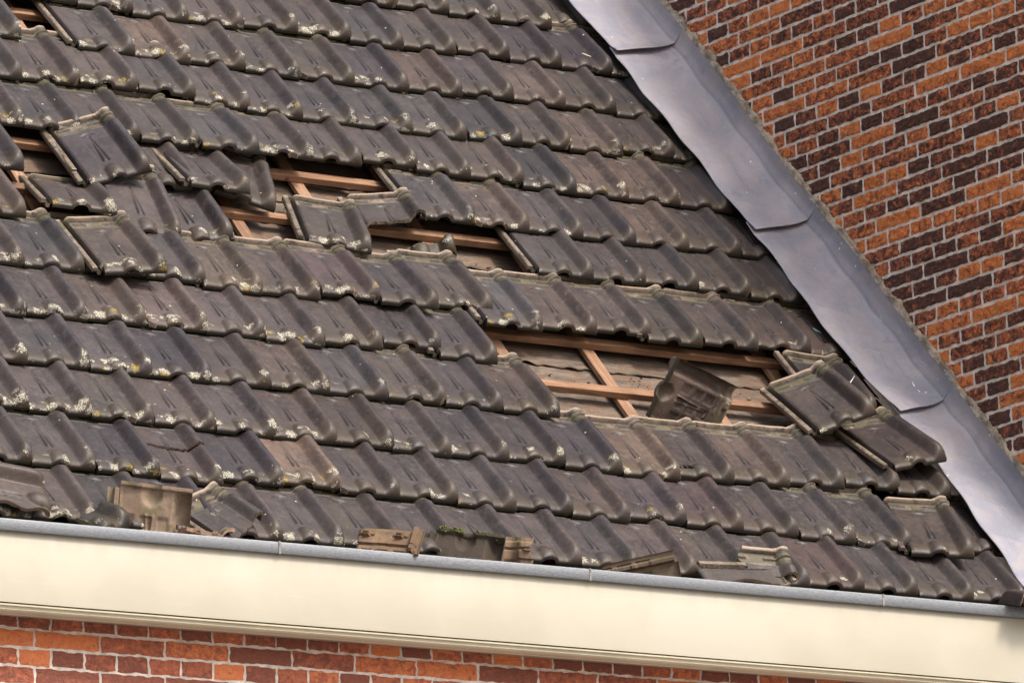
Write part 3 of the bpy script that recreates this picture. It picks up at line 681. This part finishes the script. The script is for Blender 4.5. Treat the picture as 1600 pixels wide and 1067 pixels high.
# ------------------------------------------------------------------ brick walls
def brick_block(name, parent, O, A, B, N, rects, mat, rough, nseg=26):
    """rects: (a0, a1, b0, b1, tone, seed); rough front faces in the plane O + a A + b B, facing N"""
    V = []; F = []; T = []; S = []
    for (a0, a1, b0, b1, tone, sd) in rects:
        nx = max(5, int((a1-a0)/.21*nseg)); ny = 8; base = len(V)
        amp = rough*(.5+1.1*((sd*7.13) % 1))
        for j in range(ny+1):
            for i in range(nx+1):
                fa, fb = i/nx, j/ny
                a = a0+(a1-a0)*fa; b = b0+(b1-b0)*fb
                ed = min(fa*(a1-a0), (1-fa)*(a1-a0), fb*(b1-b0), (1-fb)*(b1-b0))
                a += .0042*fbm(b*60, a0*9+i*0, sd*20+(0 if fa < .5 else 5), 2)*(1 if fa in (0, 1) else .6)
                b += .0040*fbm(a*38, b0*9, sd*20+(9 if fb < .5 else 3), 3)*(1 if fb in (0, 1) else .6)
                n_ = noise.ridged_multi_fractal(Vector((a*26, b*42, sd*30)), .9, 2.1, 4, .9, 2.0)
                n2 = fbm(a*55, b*80, sd*11, 4)
                d = amp*((n_-.9)*.9+n2*.8)
                d = max(d*min(1, ed/.006), -.0028)
                d -= .0020*(1-min(1, ed/.005))**2
                P = O+A*a+B*b+N*d
                V.append(P); T.append(tone); S.append(sd)
        for j in range(ny):
            for i in range(nx):
                k = base+j*(nx+1)+i; F.append((k, k+1, k+nx+2, k+nx+1))
        # returns into the joint
        ring = [base+i for i in range(nx+1)]+[base+j*(nx+1)+nx for j in range(1, ny+1)]+[base+ny*(nx+1)+i for i in range(nx-1, -1, -1)]+[base+j*(nx+1) for j in range(ny-1, 0, -1)]
        b0_ = len(V)
        for r_ in ring: V.append(V[r_]-N*.012); T.append(tone); S.append(sd)
        m = len(ring)
        for k in range(m): F.append((ring[k], b0_+k, b0_+(k+1) % m, ring[(k+1) % m]))
    o = mesh_obj(name, V, F, mat, parent=parent, smooth=True, sharp=60, attrs={'tone': T, 'seed': S})
    return o

def sheet(name, parent, O, A, B, N, a0, a1, b0, b1, mat, na, nb, amp=.0012):
    V = []; F = []
    for j in range(nb+1):
        for i in range(na+1):
            a = a0+(a1-a0)*i/na; b = b0+(b1-b0)*j/nb
            V.append(O+A*a+B*b+N*(amp*fbm(a*40, b*60, 3, 3)))
    for j in range(nb):
        for i in range(na):
            k = j*(na+1)+i; F.append((k, k+1, k+na+2, k+na+1))
    return mesh_obj(name, V, F, mat, parent=parent)

# gable wall of the taller house, standing at the right, perpendicular to the eaves
gw = empty('gable_wall', (3.468, 0, 0)); tag(gw, 'rough orange and dark brick gable wall rising above the flashing at the right', 'brick wall')
GO = Vector((0, 0, 0)); GA = Vector((0, -1, 0)); GB = Vector((0, 0, 1)); GN = Vector((-1, 0, 0))   # local to gw
Lb, hb = .24148, .049817; ya, za = 1.0659, 1.9181
rects = []; r2 = random.Random(5)
def tone():
    x = r2.random()
    return r2.uniform(.05, .28) if x < .22 else (r2.uniform(.30, .58) if x < .68 else r2.uniform(.62, .95))
for j in range(-46, 24):
    zc = za+j*hb
    if j % 2 == 0:
        offs = 0.0 if j % 4 == 0 else .5
        edges = [(-(ya)+(i+offs)*Lb, Lb) for i in range(-12, 6)]
    else: edges = [(-(ya)+(i*.5+.25)*Lb, Lb/2) for i in range(-24, 12)]
    for a, ln in edges:
        a0, a1 = a+.0066, a+ln-.0066
        a1 = min(a1, -.004)
        if a1-a0 < .02: continue
        am = (a0+a1)/2
        hroof = (-(-am)*math.sin(TH)+zc*math.cos(TH))          # height of brick centre over the roof plane
        if hroof < .07 or zc > 2.95 or -am > 3.2: continue
        rects.append((a0, a1, zc-hb/2+.0056, zc+hb/2-.0056, tone(), r2.random()))
brick_block('brickwork', gw, GO, GA, GB, GN, rects, M_BRK, .0052)
sheet('mortar', gw, GO-GN*.0048, GA, GB, GN, -3.25, 0, -.6, 3.0, M_MORT, 420, 460, .0016)
Vb, Fb = box(0.012, .25, -.0, 3.25, -.6, 3.0); o = mesh_obj('wall_core', Vb, Fb, M_DARK, parent=gw, smooth=False); flipfix(o)
# stained mortar where the flashing is let into the wall
V = []; F = []; n = 700; m = 8
for i in range(n+1):
    s = (13.6-13.4*i/n)*G
    top = .012+.016*fbm(s*9, 2., 0, 4)+.014*abs(fbm(s*26, 5, 0, 3))
    hb_ = .164+.010*fbm(s*1.6, 8., 0, 2)
    for j in range(m+1):
        f = j/m; h = hb_-.005+(top+.005)*f
        P = RS*s+RN*h
        d = .0065*(1-f)**.5+.004+.0032*fbm(s*38, h*50, 1, 4)-(.010 if j == m else 0)
        V.append(Vector((-d, P.y, P.z)))
for i in range(n):
    for j in range(m):
        k = i*(m+1)+j; F.append((k, k+m+1, k+m+2, k+1))
mesh_obj('mortar_fillet', V, F, M_FILL, parent=gw)

# street facade under the eaves
fw = empty('facade_wall', (0, .016, 0)); tag(fw, 'red brick street facade with pale joints below the cream eaves board', 'brick wall')
FO = Vector((0, 0, 0)); FA = Vector((1, 0, 0)); FB = Vector((0, 0, 1)); FN = Vector((0, -1, 0))
Lf, hf = .210147, .052278; xa, zf = -.193497, -.3584
rects = []
for j in range(-18, 3):
    z0 = zf+j*hf
    if j % 2 == 0: edges = [(xa+i*Lf, Lf) for i in range(-4, 19)]
    else: edges = [(xa+(i*.5+.25)*Lf, Lf/2) for i in range(-8, 37)]
    for a, ln in edges:
        a0, a1 = a+.004, a+ln-.004
        if a1 > 3.46: continue
        t_ = r2.random(); t_ = r2.uniform(.1, .3) if t_ < .33 else (r2.uniform(.38, .6) if t_ < .68 else r2.uniform(.62, .95))
        rects.append((a0, a1, z0+.0040, z0+hf-.0040, t_, r2.random()))
brick_block('brickwork', fw, FO, FA, FB, FN, rects, M_BRKF, .0018, 22)
sheet('mortar', fw, FO-FN*.0035, FA, FB, FN, -1.1, 3.46, -1.35, -.2, M_MORT, 420, 120, .0012)
Vb, Fb = box(-1.1, 3.46, .012, .24, -1.35, -.2); o = mesh_obj('wall_core', Vb, Fb, M_DARK, parent=fw, smooth=False); flipfix(o)

# ------------------------------------------------------------------ eaves: board, moulding, zinc gutter
def extrude(name, prof, x0, x1, mat, parent=None, closed=True, nx=60, wob=.0, smooth=True, sharp=35):
    V = []; F = []; m = len(prof)
    for i in range(nx+1):
        x = x0+(x1-x0)*i/nx
        for k, (y, z) in enumerate(prof):
            V.append((x, y+wob*fbm(x*1.3, 1, 0, 3), z+wob*fbm(x*1.1, 7, 0, 3)))
    for i in range(nx):
        for k in range(m if closed else m-1):
            a, b = i*m+k, i*m+(k+1) % m; F.append((a, b, b+m, a+m))
    o = mesh_obj(name, V, F, mat, parent=parent, smooth=smooth, sharp=sharp); 
    if closed: flipfix(o)
    return o
EX0, EX1 = -1.05, 3.46
eb = empty('eaves_board', (0, 0, 0)); tag(eb, 'wide glossy cream painted eaves board running the width of the facade', 'eaves board')
extrude('board', [(-.125, -.262), (-.125, -.045), (-.122, -.040), (-.095, -.040), (-.095, -.262)], EX0, EX1, M_PAINT, eb, wob=.0012)
arc = [(-.118+.018*(1-math.cos(a)), -.277-.012*math.sin(a)) for a in [math.pi*.5*k/6 for k in range(7)]]
extrude('moulding', [(-.119, -.2645), (-.1235, -.2665), (-.1235, -.2705), (-.1185, -.2730), (-.1165, -.2790)]+arc[1:]+[(-.0975, -.2925), (-.060, -.2840), (-.060, -.2645)], EX0, EX1, M_MOULD, eb, wob=.0008)
extrude('soffit', [(-.062, -.280), (-.062, -.265), (.014, -.265), (.014, -.274)], EX0, EX1, M_PAINT, eb, smooth=False)
gt = empty('gutter', (0, 0, 0)); tag(gt, 'dull grey zinc gutter rim along the top of the cream eaves board', 'gutter')
rim = [(-.1285, -.064), (-.1385, -.0635), (-.1405, -.060), (-.1405, -.035), (-.1385, -.0305), (-.133, -.0290), (-.1275, -.0315), (-.1255, -.0365)]
trough = rim+[(-.1240, -.105), (-.119, -.112), (-.004, -.112), (.004, -.105), (.006, -.046), (.0085, -.046), (.0085, -.109), (.0005, -.1165), (-.1215, -.1165), (-.1275, -.109), (-.1275, -.064)]
trough = rim+[(-.1205, -.036), (-.1205, -.100), (-.012, -.100), (-.006, -.094), (-.004, -.058), (-.001, -.058), (-.003, -.097), (-.010, -.1035), (-.1235, -.1035), (-.1235, -.064)]
extrude('trough', [(y, z) for y, z in trough], EX0, EX1, M_ZINC, gt, wob=.0010, nx=120)
M_SOLD = mat_simple('solder', (.22, .20, .19), .6, .3, .4, 60, .6, .002)
for sx in (.517, 1.575, 2.632):
    Vb, Fb = box(sx-.003, sx+.003, -.1418, -.124, -.0648, -.0282); o = mesh_obj('soldered_seam', Vb, Fb, M_SOLD, parent=gt, smooth=False); flipfix(o)
V = []; F = []; n = 300; m = 8
for i in range(n+1):
    x = EX0+(EX1-EX0)*i/n
    for j in range(m+1):
        y = -.1204+.112*j/m; V.append((x, y, -.088+.010*fbm(x*7, y*20, 0, 4)))
for i in range(n):
    for j in range(m): k = i*(m+1)+j; F.append((k, k+m+1, k+m+2, k+1))
o = mesh_obj('gutter_silt', V, F, M_SILT); tag(o, 'dark silt and crumbs lying in the bottom of the gutter', 'silt', kind='stuff')
# wall plate closing the eaves below the tiles
o = roof_box('eaves_plank', M_DARK, X0, X1, .015, .05, -.112, -.035, nx=2, jit=0); tag(o, 'dark plank closing the eaves between gutter and lowest tiles', 'plank')

# ------------------------------------------------------------------ lead flashing, four lapped sheets
LE = [(14.0, 15.66), (12.83, 15.76), (11.5, 15.91), (10.5, 15.91), (8.9, 16.01), (7.6, 16.03), (6.4, 16.09), (5.07, 16.02), (3.78, 16.22), (2.5, 16.29), (1.24, 16.22), (.37, 16.17), (-.2, 16.15)]
def left_u(v):
    for (a, b), (c, d) in zip(LE, LE[1:]):
        if c <= v <= a: return b+(d-b)*(a-v)/(a-c)
    return LE[-1][1]
WALLX = 3.468
SH = [(14.0, 11.45, 0), (11.62, 7.50, 1), (7.72, 3.72, 2), (3.95, -.35, 3)]
SL = ['topmost lead flashing sheet between tiles and gable wall', 'second lead sheet from the top, longest pale one along the wall',
      'third lead sheet from the top, its lower corner curling out over the tiles', 'lowest lead flashing sheet reaching down to the gutter corner']
for idx, (va, vb, k) in enumerate(SH):
    n, m = 260, 44; V = []; F = []
    for i in range(n+1):
        f = i/n; v = va+(vb-va)*f; lu = left_u(v)-.20
        for j in range(m+1):
            g = j/m
            # last centimetres of every sheet: slanted end, lower at the outer (left) corner
            vv = v-(.02 if idx < 3 else 0)*0
            end = (vb-.0)+0
            slant = 0.0
            x0 = lu*W-.004-.004*math.sin(v*math.pi*2+.6)-.004*fbm(v*.9, idx*3., 0, 3)
            endf = sstep(.93, 1., f)
            h_edge = .048+.004*math.cos(v*2*math.pi)
            hw = .164+.010*fbm(v*G*1.6, 8., 0, 2)
            a = g
            # cross profile: lies on the tiles, then sweeps up the wall
            xx = x0+(WALLX-.006-x0)*min(1, a/.66)**.92
            hh = h_edge+.012*math.sin(min(1, a/.66)*math.pi*.5)+.030*max(0, min(1, (a-.30)/.36))**1.8
            if a > .66: hh = h_edge+.012+.030+(hw-(h_edge+.042))*((a-.66)/.34)
            crn = .012*math.exp(-((a-.66)/.10)**2); xx -= crn*.8
            lay = .0035*(3-idx)*sstep(.80, 1., f)+.0016*sstep(.0, .2, 1-f)*0
            dent = .0042*fbm(v*.9, a*1.6, idx*2., 2)+.0007*fbm(v*4., a*6., idx*5., 3)
            dent += .0022*math.exp(-(((v*3.1+a*1.8) % 2.4-1.2)/.12)**2)*(.5+fbm(v, a, 2, 2))
            dent *= min(1, (1-a)*6+.15)*min(1, .45+a*3)
            lift = (.010*endf*(.35+1.2*math.exp(-((a-.3)/.35)**2)) if idx < 3 else 0)
            sag = -.002*math.exp(-(a/.10)**2)
            h_ = hh+dent+lift+lay+sag
            y_ = v*G-endf*(.10*(1-a)*0)
            # slope of the end edge: outer corner runs further down
            y_ += (-.045*(1-a)+.0)*sstep(.55, 1, f) if idx < 3 else 0
            y_ += (-.045*(1-a))*sstep(.25, .0, f) if idx > 0 else 0
            V.append(RX*xx+RS*y_+RN*h_)
    for i in range(n):
        for j in range(m):
            q = i*(m+1)+j; F.append((q, q+1, q+m+2, q+m+1))
    o = mesh_obj('lead_flashing', V, F, M_LEAD)
    sm = o.modifiers.new('solid', 'SOLIDIFY'); sm.thickness = .0028; sm.offset = 1 if False else -1
    flipfix(o)
    tag(o, SL[idx], 'lead flashing', 'lead flashing sheets along the gable wall')

# ------------------------------------------------------------------ small clay crumbs and flecks lying about
r3 = random.Random(12); V = []; F = []
def crumb(P, s):
    k = len(V); d = [Vector((r3.gauss(0, 1), r3.gauss(0, 1), r3.gauss(0, 1))).normalized()*s*r3.uniform(.5, 1.2) for _ in range(6)]
    base = [Vector(x)*s for x in ((1, 0, 0), (-1, 0, 0), (0, 1, 0), (0, -1, 0), (0, 0, .5), (0, 0, -.5))]
    for b_, e in zip(base, d): V.append(P+b_+e*.45)
    F.extend((k+a_, k+b_, k+c_) for a_, b_, c_ in ((0, 2, 4), (2, 1, 4), (1, 3, 4), (3, 0, 4), (2, 0, 5), (1, 2, 5), (3, 1, 5), (0, 3, 5)))
for _ in range(240):
    crumb(Vector((r3.uniform(-.7, 3.3), r3.uniform(-.112, -.02), -.080)), r3.uniform(.003, .012))
for v_, ua, ub, n_ in ((6.35, 6, 11.5, 70), (7.2, 7.4, 9.6, 40), (3.35, 10, 16, 90), (4.2, 10, 15, 50), (7.0, 2.6, 4.2, 20)):
    for _ in range(n_): crumb(RX*(r3.uniform(ua, ub)*W)+RS*((v_+abs(r3.gauss(0, .22)))*G)+RN*(-.088), r3.uniform(.002, .008))
o = mesh_obj('clay_crumbs', V, F, M_RAW, smooth=False); o.color = (1.1, .95, .85, 0); tag(o, 'small crumbs of broken clay scattered in the gutter and on the felt', 'debris', kind='stuff')

# thin pale streaks of bird lime and chalk on tiles and lead, laid on the surface that carries them
bpy.context.view_layer.update(); dg = bpy.context.evaluated_depsgraph_get()
M_LIME = mat_simple('bird_lime', (.80, .80, .78), .8, 0, .05, 30, .2, .001); M_CHALK = mat_simple('green_chalk', (.42, .72, .62), .8, 0, .05, 30, .2, .001)
def streak(px, py, ln, ang, wd, mat, lab):
    f = 10825.7; d = (cam.matrix_world.to_3x3() @ Vector(((px-800)/f, -(py-533.5)/f, -1))).normalized()
    ok, hit, nrm, idx, ob, mw = scn.ray_cast(dg, cam.location, d)
    if not ok: return
    if nrm.dot(d) > 0: nrm = -nrm
    up = (cam.matrix_world.to_3x3() @ Vector((math.cos(ang), math.sin(ang), 0))); t_ = (up-nrm*up.dot(nrm)).normalized(); b_ = nrm.cross(t_)
    V = []; F = []; n = 10
    for i in range(n+1):
        a = i/n; ww = wd*(.35+.65*math.sin(math.pi*min(1, a*1.1+.1)))*(1+.35*fbm(a*6, px, 0, 2))
        c_ = hit+t_*(a-.5)*ln+b_*(.0012*fbm(a*4, py, 0, 2))
        V += [c_-b_*ww/2+nrm*.0004, c_+nrm*.0016, c_+b_*ww/2+nrm*.0004]
    for i in range(n):
        k = i*3; F += [(k, k+1, k+4, k+3), (k+1, k+2, k+5, k+4)]
    o = mesh_obj('streak', V, F, mat); tag(o, lab, 'streak')
streak(1331, 594, .036, math.radians(82), .0055, M_LIME, 'white lime streak on the dark tile behind the tipped one')
streak(1427, 600, .032, math.radians(95), .0050, M_LIME, 'upper of two short white streaks on the third lead sheet')
streak(1436, 611, .016, math.radians(100), .0045, M_LIME, 'lower and shorter white streak on the third lead sheet')
streak(1275, 516, .045, math.radians(-52), .0070, M_CHALK, 'pale green chalk mark on a dark tile beside the flashing')
streak(918, 87, .040, math.radians(-28), .0075, mat_simple('old_lime', (.5, .46, .32), .8, 0, .1, 30, .2, .001), 'yellowish scratch on the dark tile beside the top lead sheets')

# ------------------------------------------------------------------ ground far below
nt_ = NT('street_paving'); v_ = nt_.pvec(); nt_.val(nt_.b.inputs['Base Color'], nt_.mix(nt_.noise(v_, 4, 4, .6), (.16, .14, .125), (.24, .21, .19))); nt_.b.inputs['Roughness'].default_value = .85
o = mesh_obj('ground', [(-600, -600, -5.6), (600, -600, -5.6), (600, 600, -5.6), (-600, 600, -5.6)], [(0, 1, 2, 3)], nt_.m, smooth=False); tag(o, kind='structure')
